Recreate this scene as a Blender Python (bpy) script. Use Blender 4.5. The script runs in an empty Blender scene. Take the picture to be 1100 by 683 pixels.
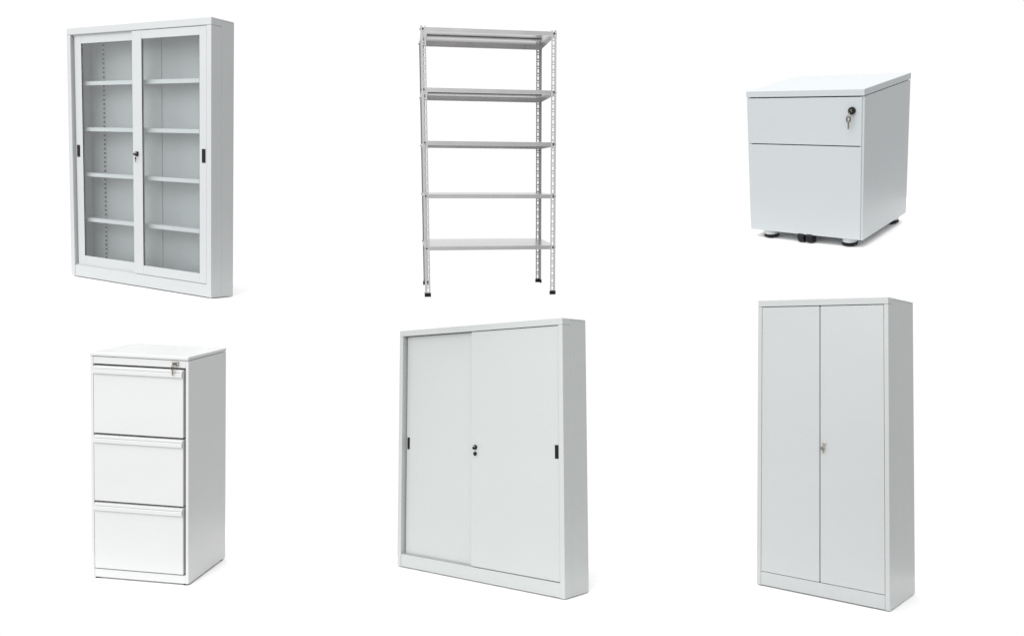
import bpy, bmesh, math, random
from mathutils import Matrix, Vector, Euler
random.seed(4)
S = bpy.context.scene
COL = S.collection

# ------------------------------------------------------------------ camera
CAM_Z = 2.0
cd = bpy.data.cameras.new('camera')
cam = bpy.data.objects.new('camera', cd); COL.objects.link(cam)
cd.sensor_width = 36.0
cd.lens = 36.0 * 880.0 / 1100.0
cd.shift_x = -45.0 / 1100.0; cd.shift_y = -16.5 / 1100.0
cd.clip_start = 0.05; cd.clip_end = 200.0
cam.location = (0, 0, CAM_Z)
cam.rotation_euler = (math.radians(90), 0, 0)
S.camera = cam

# ------------------------------------------------------------------ white studio light
W_BASE, W_LOBE, W_FLAG = 1.02, 1.25, 0.58
w = bpy.data.worlds.new('World'); S.world = w; w.use_nodes = True
nt = w.node_tree; nt.nodes.clear()
out = nt.nodes.new('ShaderNodeOutputWorld'); bg = nt.nodes.new('ShaderNodeBackground')
tc = nt.nodes.new('ShaderNodeTexCoord')
dot = nt.nodes.new('ShaderNodeVectorMath'); dot.operation = 'DOT_PRODUCT'
dot.inputs[1].default_value = Vector((-0.36, -0.40, 0.84)).normalized()   # added bright lobe in the world: left, in front, above
mr = nt.nodes.new('ShaderNodeMapRange'); mr.interpolation_type = 'SMOOTHSTEP'
mr.inputs['From Min'].default_value = 0.05; mr.inputs['From Max'].default_value = 0.95
mr.inputs['To Min'].default_value = W_BASE; mr.inputs['To Max'].default_value = W_BASE + W_LOBE
nt.links.new(tc.outputs['Generated'], dot.inputs[0])
nt.links.new(dot.outputs['Value'], mr.inputs['Value'])
# added dark lobe in the world, right of the set, shading right-hand sides
dot2 = nt.nodes.new('ShaderNodeVectorMath'); dot2.operation = 'DOT_PRODUCT'
dot2.inputs[1].default_value = Vector((0.95, -0.32, -0.05)).normalized()
mr2 = nt.nodes.new('ShaderNodeMapRange'); mr2.interpolation_type = 'SMOOTHSTEP'
mr2.inputs['From Min'].default_value = 0.28; mr2.inputs['From Max'].default_value = 0.9
mr2.inputs['To Min'].default_value = 0.0; mr2.inputs['To Max'].default_value = W_FLAG
sub = nt.nodes.new('ShaderNodeMath'); sub.operation = 'SUBTRACT'; sub.use_clamp = False
nt.links.new(tc.outputs['Generated'], dot2.inputs[0]); nt.links.new(dot2.outputs['Value'], mr2.inputs['Value'])
nt.links.new(mr.outputs['Result'], sub.inputs[0]); nt.links.new(mr2.outputs['Result'], sub.inputs[1])
nt.links.new(sub.outputs[0], bg.inputs['Strength'])
bg.inputs['Color'].default_value = (1, 1, 1, 1)
nt.links.new(bg.outputs[0], out.inputs[0])

ld = bpy.data.lights.new('softbox', 'AREA'); ld.shape = 'SQUARE'; ld.size = 5.0; ld.energy = 450
lo = bpy.data.objects.new('softbox', ld); COL.objects.link(lo)
lo.location = (-3.5, -3.5, 9.5)
lo.rotation_euler = (Vector((0, 5.5, 1.5)) - lo.location).to_track_quat('-Z', 'Y').to_euler()

S.view_settings.view_transform = 'Standard'; S.view_settings.look = 'None'
S.view_settings.exposure = 0.0; S.view_settings.gamma = 1.0
S.cycles.max_bounces = 10; S.cycles.diffuse_bounces = 5; S.cycles.transparent_max_bounces = 12

# ------------------------------------------------------------------ materials
def base_mat(name):
    m = bpy.data.materials.new(name); m.use_nodes = True
    n = m.node_tree; b = n.nodes['Principled BSDF']
    return m, n, b

def paint(name, col, rough=0.34, grain=0.035, grain_scale=420.0, bump=0.05, wave=0.07, metal=0.0):
    m, n, b = base_mat(name)
    co = n.nodes.new('ShaderNodeTexCoord')
    no = n.nodes.new('ShaderNodeTexNoise'); no.inputs['Scale'].default_value = grain_scale
    no.inputs['Detail'].default_value = 3.0
    lo_ = n.nodes.new('ShaderNodeTexNoise'); lo_.inputs['Scale'].default_value = 1.6
    n.links.new(co.outputs['Object'], no.inputs['Vector']); n.links.new(co.outputs['Object'], lo_.inputs['Vector'])
    mx = n.nodes.new('ShaderNodeMix'); mx.data_type = 'RGBA'
    c = Vector(col)
    mx.inputs[6].default_value = (*(c * (1 - grain)), 1); mx.inputs[7].default_value = (*(c * (1 + grain)), 1)
    n.links.new(no.outputs['Fac'], mx.inputs[0]); n.links.new(mx.outputs[2], b.inputs['Base Color'])
    b1 = n.nodes.new('ShaderNodeBump'); b1.inputs['Strength'].default_value = bump; b1.inputs['Distance'].default_value = 0.001
    b2 = n.nodes.new('ShaderNodeBump'); b2.inputs['Strength'].default_value = wave; b2.inputs['Distance'].default_value = 0.2
    n.links.new(no.outputs['Fac'], b1.inputs['Height']); n.links.new(lo_.outputs['Fac'], b2.inputs['Height'])
    n.links.new(b2.outputs['Normal'], b1.inputs['Normal']); n.links.new(b1.outputs['Normal'], b.inputs['Normal'])
    b.inputs['Roughness'].default_value = rough; b.inputs['Metallic'].default_value = metal
    return m

def plain(name, col, rough=0.5, metal=0.0):
    m, n, b = base_mat(name)
    no = n.nodes.new('ShaderNodeTexNoise'); no.inputs['Scale'].default_value = 60.0
    mr_ = n.nodes.new('ShaderNodeMapRange'); mr_.inputs['To Min'].default_value = rough * .85; mr_.inputs['To Max'].default_value = rough * 1.15
    n.links.new(no.outputs['Fac'], mr_.inputs['Value']); n.links.new(mr_.outputs['Result'], b.inputs['Roughness'])
    b.inputs['Base Color'].default_value = (*col, 1); b.inputs['Metallic'].default_value = metal
    if not metal: b.inputs['Specular IOR Level'].default_value = 0.2
    return m

def glass():
    m = bpy.data.materials.new('door_glass'); m.use_nodes = True
    n = m.node_tree; n.nodes.clear()
    o = n.nodes.new('ShaderNodeOutputMaterial'); t = n.nodes.new('ShaderNodeBsdfTransparent')
    g = n.nodes.new('ShaderNodeBsdfGlossy'); g.inputs['Roughness'].default_value = 0.02
    f = n.nodes.new('ShaderNodeFresnel'); ge = n.nodes.new('ShaderNodeNewGeometry'); ir = n.nodes.new('ShaderNodeMapRange')
    ir.inputs['To Min'].default_value = 1.45; ir.inputs['To Max'].default_value = 1 / 1.45     # leaving the pane
    n.links.new(ge.outputs['Backfacing'], ir.inputs['Value']); n.links.new(ir.outputs['Result'], f.inputs['IOR'])
    mx = n.nodes.new('ShaderNodeMixShader')
    t.inputs['Color'].default_value = (0.925, 0.94, 0.94, 1)
    n.links.new(f.outputs[0], mx.inputs[0]); n.links.new(t.outputs[0], mx.inputs[1]); n.links.new(g.outputs[0], mx.inputs[2])
    n.links.new(mx.outputs[0], o.inputs[0])
    return m

GREY = paint('light_grey_paint', (0.43, 0.443, 0.447))
GREY_IN = paint('shaded_interior_paint', (0.33, 0.345, 0.35))  # cabinet grey made darker, putting the interior shade into the colour
SHELF = paint('shelf_paint', (0.52, 0.535, 0.54))
GREY_SL = paint('pale_grey_paint', (0.42, 0.437, 0.431))
GREY_HI = paint('warm_grey_paint', (0.385, 0.397, 0.397))
WHITE = paint('white_enamel_paint', (0.545, 0.548, 0.55))
PED = paint('speckled_grey_paint', (0.41, 0.435, 0.445), grain=0.06, grain_scale=330)
ZINC = paint('galvanised_steel', (0.43, 0.43, 0.43), rough=0.35, grain=0.08, grain_scale=90, metal=0.4)
BOARD = paint('shelf_steel', (0.52, 0.512, 0.512), rough=0.24, grain=0.02, bump=0.0, metal=1.0)
DARK = plain('dark_gap', (0.006, 0.006, 0.007), 0.7)
BLACK = plain('black_plastic', (0.008, 0.008, 0.010), 0.35)
CHROME = plain('chrome', (0.42, 0.41, 0.39), 0.22, 1.0)
KEYM = plain('key_metal', (0.20, 0.185, 0.15), 0.3, 1.0)
FLOORM = paint('white_floor', (0.84, 0.84, 0.84), rough=0.8, grain=0.0, bump=0.0, wave=0.0)
PANE = glass()

# ------------------------------------------------------------------ mesh helpers
class MB:
    def __init__(self): self.bm = bmesh.new()
    def _mi(self, verts, mi):
        for v in verts:
            for f in v.link_faces: f.material_index = mi
    def box(self, x0, x1, y0, y1, z0, z1, bev=0.0, mi=0, seg=2):
        r = bmesh.ops.create_cube(self.bm, size=1.0)['verts']
        for v in r:
            v.co = Vector((x0 + (v.co.x + .5) * (x1 - x0), y0 + (v.co.y + .5) * (y1 - y0), z0 + (v.co.z + .5) * (z1 - z0)))
        self._mi(r, mi)
        if bev > 0:
            bev = min(bev, .45 * min(x1 - x0, y1 - y0, z1 - z0))
            es = list({e for v in r for e in v.link_edges})
            g = bmesh.ops.bevel(self.bm, geom=es, offset=bev, segments=seg, profile=0.5, affect='EDGES', clamp_overlap=True)
            for f in g['faces']: f.material_index = mi
        return self
    def cyl(self, c, r, h, axis='y', seg=24, mi=0, r2=None, bev=0.0):
        g = bmesh.ops.create_cone(self.bm, cap_ends=True, segments=seg, radius1=r, radius2=r if r2 is None else r2, depth=h)['verts']
        M = {'y': Matrix.Rotation(math.radians(90), 4, 'X'), 'x': Matrix.Rotation(math.radians(90), 4, 'Y'), 'z': Matrix.Identity(4)}[axis]
        bmesh.ops.transform(self.bm, matrix=Matrix.Translation(c) @ M, verts=g)
        self._mi(g, mi)
        if bev > 0:
            es = [e for e in {e for v in g for e in v.link_edges} if any(len(f.verts) > 4 for f in e.link_faces)]
            bmesh.ops.bevel(self.bm, geom=es, offset=bev, segments=2, profile=0.5, affect='EDGES')
        return self
    def ring(self, c, R, r, axis='y', n=20, m=8, sx=1.0, sz=1.0, mi=0):
        rows = []
        for i in range(n):
            a = 2 * math.pi * i / n
            row = []
            for j in range(m):
                b = 2 * math.pi * j / m
                q = (R + r * math.cos(b))
                if axis == 'y': p = (q * math.cos(a) * sx, r * math.sin(b), q * math.sin(a) * sz)
                else: p = (r * math.sin(b), q * math.cos(a) * sx, q * math.sin(a) * sz)
                row.append(self.bm.verts.new(Vector(c) + Vector(p)))
            rows.append(row)
        for i in range(n):
            for j in range(m):
                f = self.bm.faces.new((rows[i][j], rows[(i + 1) % n][j], rows[(i + 1) % n][(j + 1) % m], rows[i][(j + 1) % m]))
                f.material_index = mi; f.smooth = True
        return self
    def build(self, name, mats, parent=None):
        bmesh.ops.recalc_face_normals(self.bm, faces=self.bm.faces)
        me = bpy.data.meshes.new(name); self.bm.to_mesh(me); self.bm.free()
        for m in (mats if isinstance(mats, (list, tuple)) else [mats]): me.materials.append(m)
        o = bpy.data.objects.new(name, me); COL.objects.link(o)
        if parent is not None: o.parent = parent
        return o

def pose(pz, h, lift=0.0):
    """where a thing stands: yaw, pitch, roll, position of its centre from the camera; origin at the base, front middle"""
    yaw, pit, rol, x, y, z = pz
    R = Matrix.Rotation(pit, 4, 'X') @ Matrix.Rotation(rol, 4, 'Y') @ Matrix.Rotation(yaw, 4, 'Z')
    return Matrix.Translation((x, y, z + CAM_Z)) @ R @ Matrix.Translation((0, 0, -h / 2 - lift))

def thing(name, label, cat, M, group=None):
    o = bpy.data.objects.new(name, None); COL.objects.link(o)
    o.empty_display_size = 0.2
    o.matrix_world = M
    o['label'] = label; o['category'] = cat
    if group: o['group'] = group
    return o

def floor(M, x0, x1, y0, y1, t=0.0015):
    o = MB().box(x0, x1, y0, y1, -t, 0).build('floor', FLOORM)
    o.matrix_world = M
    o['kind'] = 'structure'
    return o

def hanging_key(b, x, y, z, s=1.0, mi=0):
    """ring, bow and blade of a key hanging flat in the x-z plane; z is the top of the bow"""
    b.ring((x, y, z - .011 * s), .008 * s, .0032 * s, sx=.85, sz=1.15, mi=mi)
    b.box(x - .0028 * s, x + .0028 * s, y - .0012, y + .0012, z - .047 * s, z - .019 * s, .0006, mi)
    for k in range(3):
        b.box(x + .0026 * s, x + .0046 * s, y - .001, y + .001, z - (.030 + .006 * k) * s, z - (.027 + .006 * k) * s, 0, mi)

# ------------------------------------------------------------------ glazed sliding-door cabinet
def carcass(root, Wd, D, H, post, head, mat, inside, back_gap=0.012, front_depth=0.09):
    """sheet steel shell, open at the front"""
    h = Wd / 2
    b = MB()
    for s in (-1, 1):
        xa, xb = sorted((s * h, s * (h - post)))
        b.box(xa, xb, 0, front_depth, .006, H - head, .003)                       # front upright
        xa, xb = sorted((s * h, s * (h - .014)))
        b.box(xa, xb, front_depth - .0005, D, .006, H - .012, .002)                # side sheet
    b.box(-h, h, 0, front_depth, H - head + .0005, H, .004)                        # header
    b.box(-h + .0005, h - .0005, front_depth - .0005, D, H - .0115, H - .0005, .002)   # roof sheet
    body = b.build('body', mat, root)
    b = MB()
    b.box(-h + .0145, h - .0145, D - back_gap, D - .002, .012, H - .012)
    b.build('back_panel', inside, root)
    return body

P_GLASS = ([-0.51089, 0.13163, 0.05579, -3.21904, 6.30014, 1.11426], 1.7372, 0.1951, 2.0)
pz, Wd, D, H = P_GLASS
M = pose(pz, H); h = Wd / 2
gc = thing('glazed_cabinet', 'light grey steel cabinet with two sliding glass doors and shelves visible inside', 'cabinet', M)
floor(M, -h - .35, h + .6, -.32, D + .7)
post, head = 0.0495, 0.054
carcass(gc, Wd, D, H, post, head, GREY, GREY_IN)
xi = h - post
MB().box(-xi + .001, xi - .001, .003, .020, .008, .101, .002).box(-xi + .001, xi - .001, .020, D - .013, .085, .100).build('plinth', GREY, gc)
# back seam and interior rails
MB().box(.060, .067, D - .0165, D - .0125, .102, H - .06).build('back_seam', GREY_IN, gc)
for xr in (-.665, .735):
    b = MB().box(xr - .014, xr + .014, D - .0170, D - .0125, .104, H - .07)
    k = .12
    while k < H - .1:
        b.box(xr - .011, xr + .011, D - .0180, D - .0168, k, k + .017, 0, 1); k += .036  # dark raised blocks stand for the shade inside open slots
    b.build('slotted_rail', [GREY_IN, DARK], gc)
for z in (1.590, 1.226, .862, .494):
    b = MB()
    b.box(-h + .020, h - .020, .066, D - .018, z - .002, z + .001)
    b.box(-h + .020, h - .020, .0635, .0655, z - .030, z + .001, .0008)
    b.box(-h + .020, h - .020, .066, .078, z - .030, z - .0285)
    b.build('shelf', SHELF, gc)
def glazed_door(x0, x1, g0, g1, y, z0, z1, gz0, gz1, px0, px1, pz0, pz1):
    k = Wd / 1.501; x0, x1, g0, g1, px0, px1 = [v * k for v in (x0, x1, g0, g1, px0, px1)]
    t = .013
    b = MB()
    b.box(x0, g0, y, y + t, z0, z1, .003); b.box(g1, x1, y, y + t, z0, z1, .003)
    b.box(g0 - .0005, g1 + .0005, y + .0006, y + t - .0006, gz1, z1 - .0006, .002)
    b.box(g0 - .0005, g1 + .0005, y + .0006, y + t - .0006, z0 + .0006, gz0, .002)
    d = b.build('door', GREY, gc)
    MB().box(g0 - .004, g1 + .004, y + .005, y + .009, gz0 - .004, gz1 + .004).build('glass_pane', PANE, d)
    b = MB()
    for (a, c, e, f) in ((g0, g0 + .003, gz0, gz1), (g1 - .003, g1, gz0, gz1)):
        b.box(a, c, y + .002, y + .0048, e, f)
    b.build('glazing_gasket', DARK, d)
    b = MB()
    b.box(px0, px1, y - .0025, y + .004, pz0, pz1, .002)
    b.box(px0 + .006, px1 - .005, y - .0032, y - .001, pz0 + .008, pz1 - .008, .0, 1)
    b.build('handle', [BLACK, DARK], d)
    return d
LD = -.019      # the rear door stands this much further left, as its handle and stile do
glazed_door(-.690, .055, -.594 + LD, -.012, .0205, .106, 1.942, .184, 1.879, -.661 + LD, -.626 + LD, .985, 1.082)
glazed_door(-.030, .7035, .069, .636, .004, .104, 1.944, .175, 1.882, .661, .695, .983, 1.083)
# sliding tracks closing the gap above and below the doors
for q in ((.0185, .0200, .101, .110), (.040, .044, .101, .112), (.0185, .0200, 1.938, 1.946), (.042, .060, 1.93, 1.946)):
    MB().box(-xi + .001, xi - .001, *q).build('door_track', GREY, gc)
lk = MB().box(.002, .034, -.006, .008, 1.010, 1.046, .004).build('lock', BLACK, gc)
b = MB().cyl((.019, -.008, 1.031), .0085, .010, mi=0).ring((.010, -.016, 1.024), .008, .003, mi=1)
hanging_key(b, .016, -.010, 1.003, 0.8, 1)
b.build('key', [CHROME, BLACK], lk)

# ------------------------------------------------------------------ open rack
P_RACK = ([0.17393, 0.15498, 0.00565, -0.48311, 6.2189, 1.0419], 1.0116, 0.7501, 2.0)
pz, Wd, D, H = P_RACK
M = pose(pz, H); h = Wd / 2
rk = thing('shelving_rack', 'open galvanised rack with five bare shelves on slotted angle posts with black feet', 'shelving', M)
def slotted(b, along, fixed0, fixed1, u0, u1, us, sw, z0, z1):
    """a perforated flange: along 'x' or 'y'; us slot centre, sw slot width, long slot then round hole"""
    def bx(a, c, za, zb):
        if along == 'x': b.box(a, c, fixed0, fixed1, za, zb)
        else: b.box(fixed0, fixed1, a, c, za, zb)
    bx(u0, us - sw / 2, z0, z1); bx(us + sw / 2, u1, z0, z1)
    z = z0; a, c = us - sw / 2, us + sw / 2
    while z < z1 - .002:
        for (solid, hole) in ((.012, .028), (.009, .009)):
            bx(a, c, z, min(z + solid, z1)); z += solid + hole
            if z >= z1: break
def rack_post(sx, back):
    b = MB(); fl, t = .040, .0025
    xo = sx * h; xin = sx * (h - fl)
    xa, xb = sorted((xo, xin))
    yo = D if back else 0.0
    ya, yb = (D - t, D) if back else (0, t)
    slotted(b, 'x', ya, yb, xa, xb, sx * (h - fl * .58), .0125, .026, H)
    fy = .055
    xa, xb = sorted((xo, sx * (h - t)))
    if back: slotted(b, 'y', xa, xb, D - fy, D - t, D - fy * .55, .010, .026, H)
    else: slotted(b, 'y', xa, xb, t, fy, fy * .55, .010, .026, H)
    p = b.build('post', ZINC, rk)
    b = MB()
    xa, xb = sorted((sx * (h + .004), sx * (h - fl - .004)))
    b.box(xa, xb, *((D - .009, D + .004) if back else (-.004, .009)), 0.0, .030, .002)
    xa, xb = sorted((sx * (h + .004), sx * (h - .010)))
    b.box(xa, xb, *((D - fy - .004, D - .0095) if back else (.0095, fy + .004)), 0.0005, .0295, .002)
    b.build('foot', BLACK, p)
for sx in (-1, 1):
    for bk in (0, 1): rack_post(sx, bk)
for z in (1.992, 1.562, 1.176, .780, .386):
    b = MB(); x0, x1, y0, y1, lp = -h + .0035, h - .0035, .0035, D - .0035, .030
    b.box(x0, x1, y0, y1, z - .002, z, .0008)
    b.box(x0, x1, y0, y0 + .002, z - lp, z - .0022); b.box(x0, x1, y1 - .002, y1, z - lp, z - .0022)
    b.box(x0, x0 + .002, y0 + .0022, y1 - .0022, z - lp, z - .0022); b.box(x1 - .002, x1, y0 + .0022, y1 - .0022, z - lp, z - .0022)
    b.box(x0 + .0022, x1 - .0022, y0 + .0022, y0 + .020, z - lp + .0002, z - lp + .002)
    b.box(x0 + .0022, x1 - .0022, y1 - .020, y1 - .0022, z - lp + .0002, z - lp + .002)
    b.box(x0 + .05, x1 - .05, D * .5 - .03, D * .5 + .03, z - .018, z - .0025, .006)         # stiffening channel
    s_ = b.build('shelf', BOARD, rk)
    for sx in (-1, 1):
        for (yy, sy) in ((0, -1), (D, 1)):
            c = MB().cyl((sx * (h - .018), yy + sy * .003, z - .014), .0065, .006, seg=6).cyl((sx * (h + .002), yy - sy * .022, z - .014), .0065, .006, 'x', seg=6)
            c.build('bolt', DARK, s_)

# ------------------------------------------------------------------ two-drawer mobile pedestal
P_PED = ([-0.74475, 0.34681, -0.11221, 0.95847, 3.15073, 0.53012], 0.4716, 0.4278, 0.56)
pz, Wd, D, H = P_PED
FT = .034
M = pose(pz, H, FT); h = Wd / 2
pd = thing('drawer_pedestal', 'small speckled grey two drawer pedestal on little castor feet with key in top drawer', 'drawer unit', M)
floor(M, -h - .14, h + .22, -.13, D + .35)
b = MB()
for s in (-1, 1):
    xa, xb = sorted((s * h, s * (h - .016))); b.box(xa, xb, .004, D, FT, FT + .5335, .0015)
b.box(-h + .0162, h - .0162, .022, D - .002, FT + .004, FT + .018)
b.box(-h + .0162, h - .0162, D - .012, D - .001, FT + .018, FT + .533)
b.box(-h + .0162, h - .0162, .030, .034, FT + .018, FT + .533)
b.build('body', PED, pd)
MB().box(-h - .001, h + .001, -.002, D + .001, FT + .536, FT + .560, .0018).build('top', PED, pd)
d1 = MB().box(-h + .0005, h - .0085, 0, .019, FT + .3565, FT + .5315, .0015).build('drawer', PED, pd)
d2 = MB().box(-h + .0005, h - .0085, 0, .019, FT + .001, FT + .3525, .0015).build('drawer', PED, pd)
lk = MB().cyl((.192, -.004, FT + .484), .0135, .010, bev=.002, seg=32).build('lock', BLACK, d1)
lc = MB()
lc.cyl((.1905, -.010, FT + .4835), .0058, .004, bev=.001, mi=1)
lc.box(.1897, .1913, -.030, -.012, FT + .4785, FT + .4885, .0008, 1)
lc.ring((.1905, -.026, FT + .4735), .0085, .0011, axis='x')
lc.ring((.187, -.020, FT + .4565), .0080, .0036, sx=.85, sz=1.2, mi=1)
lc.box(.1842, .1888, -.0212, -.0188, FT + .421, FT + .4475, .0006, 1)
for k in range(3): lc.box(.1886, .1900, -.021, -.019, FT + .424 + .006 * k, FT + .427 + .006 * k, 0, 1)
lc.build('key', [CHROME, KEYM], lk)
for (fx, fy) in ((-.160, .036), (.172, .036), (-.160, D - .05), (.195, D - .05)):
    f = MB().cyl((fx, fy, FT - .008), .027, .020, 'z', 32, bev=.002).build('foot', PED, pd)
    b = MB().cyl((fx, fy, .009), .027, .008, 'z', 20, bev=.002).cyl((fx, fy, .003), .014, .006, 'z', 16)
    for k in range(12):
        a = k * math.pi / 6; b.cyl((fx + .0262 * math.cos(a), fy + .0262 * math.sin(a), .009), .004, .007, 'z', 8)
    b.build('glide', BLACK, f)
b = MB()
for s in (-1, 1): b.cyl((s * .018 + .006, .0150, .022), .022, .029, 'x', 28, bev=.005)
b.box(-.026, .038, .003, .036, .024, FT + .003, .006)
b.build('castor', BLACK, pd)

# ------------------------------------------------------------------ three-drawer filing cabinet
P_FILE = ([-0.11143, 0.07506, 0.0343, -1.826, 3.60946, -0.73469], 0.4575, 0.3204, 1.02)
pz, Wd, D, H = P_FILE
M = pose(pz, H); h = Wd / 2
fc = thing('filing_cabinet', 'white three drawer filing cabinet with full width pull strips', 'filing cabinet', M)
floor(M, -h - .2, h + .35, -.16, D + .45)
b = MB()
for s in (-1, 1):
    xa, xb = sorted((s * h, s * (h - .0135))); b.box(xa, xb, 0, D, .008, 1.0025, .002)
b.box(-h + .0137, h - .0137, .001, .020, .0085, .0455, .0015)
b.box(-h + .0137, h - .0137, .001, .020, .9705, 1.0022, .0015)
b.box(-h + .0137, h - .0137, D - .012, D - .001, .009, 1.002)
b.box(-h + .0137, h - .0137, .075, .078, .046, .970)
b.build('body', WHITE, fc)
MB().box(-h - .0005, h + .0005, -.003, D + .001, 1.0045, 1.020, .003).build('top', WHITE, fc)
for (z0, z1) in ((.0505, .3495), (.3580, .6545), (.6630, .9625)):
    d = MB().box(-h + .017, h - .0225, -.004, .030, z0, z1, .003).build('drawer', WHITE, fc)
    b = MB()
    b.box(-h + .0185, h - .0250, -.0115, -.0042, z1 - .034, z1 - .014, .0028, seg=3)
    b.box(-h + .0185, h - .0250, -.0085, -.0042, z1 - .0135, z1 - .003, .002)
    b.box(h - .0290, h - .0245, -.0130, -.0042, z1 - .034, z1 - .010, .0015)
    b.build('handle', WHITE, d)
lk = MB().box(.152, .184, -.0035, .002, .9785, .9990, .001).cyl((.167, -.006, .989), .0065, .008).build('lock', CHROME, fc)
b = MB().box(.1660, .1680, -.022, -.009, .984, .994, .0008)
hanging_key(b, .166, -.020, .980, .85, 1)
b.build('key', [CHROME, KEYM], lk)
for fx in (-h + .02, h - .02):
    for fy in (.02, D - .02): MB().cyl((fx, fy, .004), .013, .008, 'z', 16).build('foot', BLACK, fc)

# ------------------------------------------------------------------ sliding-door steel cabinet
P_SLIDE = ([-0.69654, -0.10706, -0.00855, -0.6344, 6.47436, -1.17377], 1.8355, 0.2776, 2.0)
pz, Wd, D, H = P_SLIDE
M = pose(pz, H); h = Wd / 2
sc = thing('sliding_door_cabinet', 'wide pale grey cabinet with two solid sliding doors and black finger pulls', 'cabinet', M)
floor(M, -h - .35, h + .6, -.32, D + .6)
post, head = 0.0435, 0.050
carcass(sc, Wd, D, H, post, head, GREY_SL, GREY_SL)
xi = h - post
MB().box(-xi + .001, xi - .001, .003, .025, .008, .109, .002).box(-xi + .001, xi - .001, .025, D - .013, .095, .106).build('plinth', GREY_SL, sc)
def solid_door(x0, x1, y, z0, z1, px0, px1, pz0, pz1):
    k = Wd / 1.645; x0, x1, px0, px1 = [v * k for v in (x0, x1, px0, px1)]
    d = MB().box(x0, x1, y, y + .022, z0, z1, .004).build('door', GREY_SL, sc)
    MB().box(px0, px1, y - .0025, y + .004, pz0, pz1, .002).box(px0 + .006, px1 - .005, y - .0032, y - .001, pz0 + .008, pz1 - .008, 0, 1).build('handle', [BLACK, DARK], d)
solid_door(-.770, .05, .040, .114, 1.945, -.760, -.732, .982, 1.083)
solid_door(-.034, .7775, .010, .113, 1.9465, .743, .774, .980, 1.079)
for q in ((.032, .036, .109, .116), (.066, .070, .109, .122), (.0665, .080, 1.93, 1.949)):
    MB().box(-xi + .001, xi - .001, *q).build('door_track', GREY_SL, sc)
lk = MB().cyl((.011, .003, 1.032), .019, .014, bev=.003).cyl((.011, .004, .982), .016, .012, bev=.003).build('lock', BLACK, sc)
b = MB().cyl((.013, -.006, 1.036), .009, .006).box(.004, .010, -.020, -.005, 1.018, 1.036, .002, 1)
b.build('key', [CHROME, BLACK], lk)

# ------------------------------------------------------------------ hinged two-door cabinet
P_HINGE = ([-0.68311, -0.06592, 0.02154, 1.79813, 5.53756, -0.97204], 0.9049, 0.5476, 2.0)
pz, Wd, D, H = P_HINGE
M = pose(pz, H); h = Wd / 2
hc = thing('hinged_door_cabinet', 'tall narrow light grey cabinet with two closed hinged doors and a small chrome lock', 'cabinet', M)
floor(M, -h - .35, h + .55, -.32, D + .5)
post, head = 0.029, 0.046
carcass(hc, Wd, D, H, post, head, GREY_HI, GREY_HI)
xi = h - post
MB().box(-xi + .0008, xi - .0008, .002, .025, .008, .0985, .002).build('plinth', GREY_HI, hc)
MB().box(-xi + .001, xi - .001, .060, .066, .05, 1.95).build('door_stop', GREY_HI, hc)
MB().box(-.030, .030, .0135, .0185, .106, 1.946).build('closing_strip', GREY_HI, hc)
d1 = MB().box(-xi + .0018, -.0045, .002, .013, .1018, 1.9500, .002).build('door', GREY_HI, hc)
d2 = MB().box(.0045, xi - .0018, .002, .013, .1018, 1.9500, .002).build('door', GREY_HI, hc)
lk = MB().cyl((.029, -.001, 1.020), .014, .008, bev=.002).box(.015, .043, -.003, .003, 1.013, 1.027, .003).build('lock', CHROME, hc)
b = MB().box(.0275, .0305, -.020, -.006, 1.012, 1.027, .001)
b.ring((.022, -.014, .990), .009, .0045, mi=1); b.cyl((.022, -.014, .990), .008, .004, mi=1)
b.box(.025, .030, -.0155, -.0125, .957, .982, .0008, 1)
b.build('key', [CHROME, KEYM], lk)
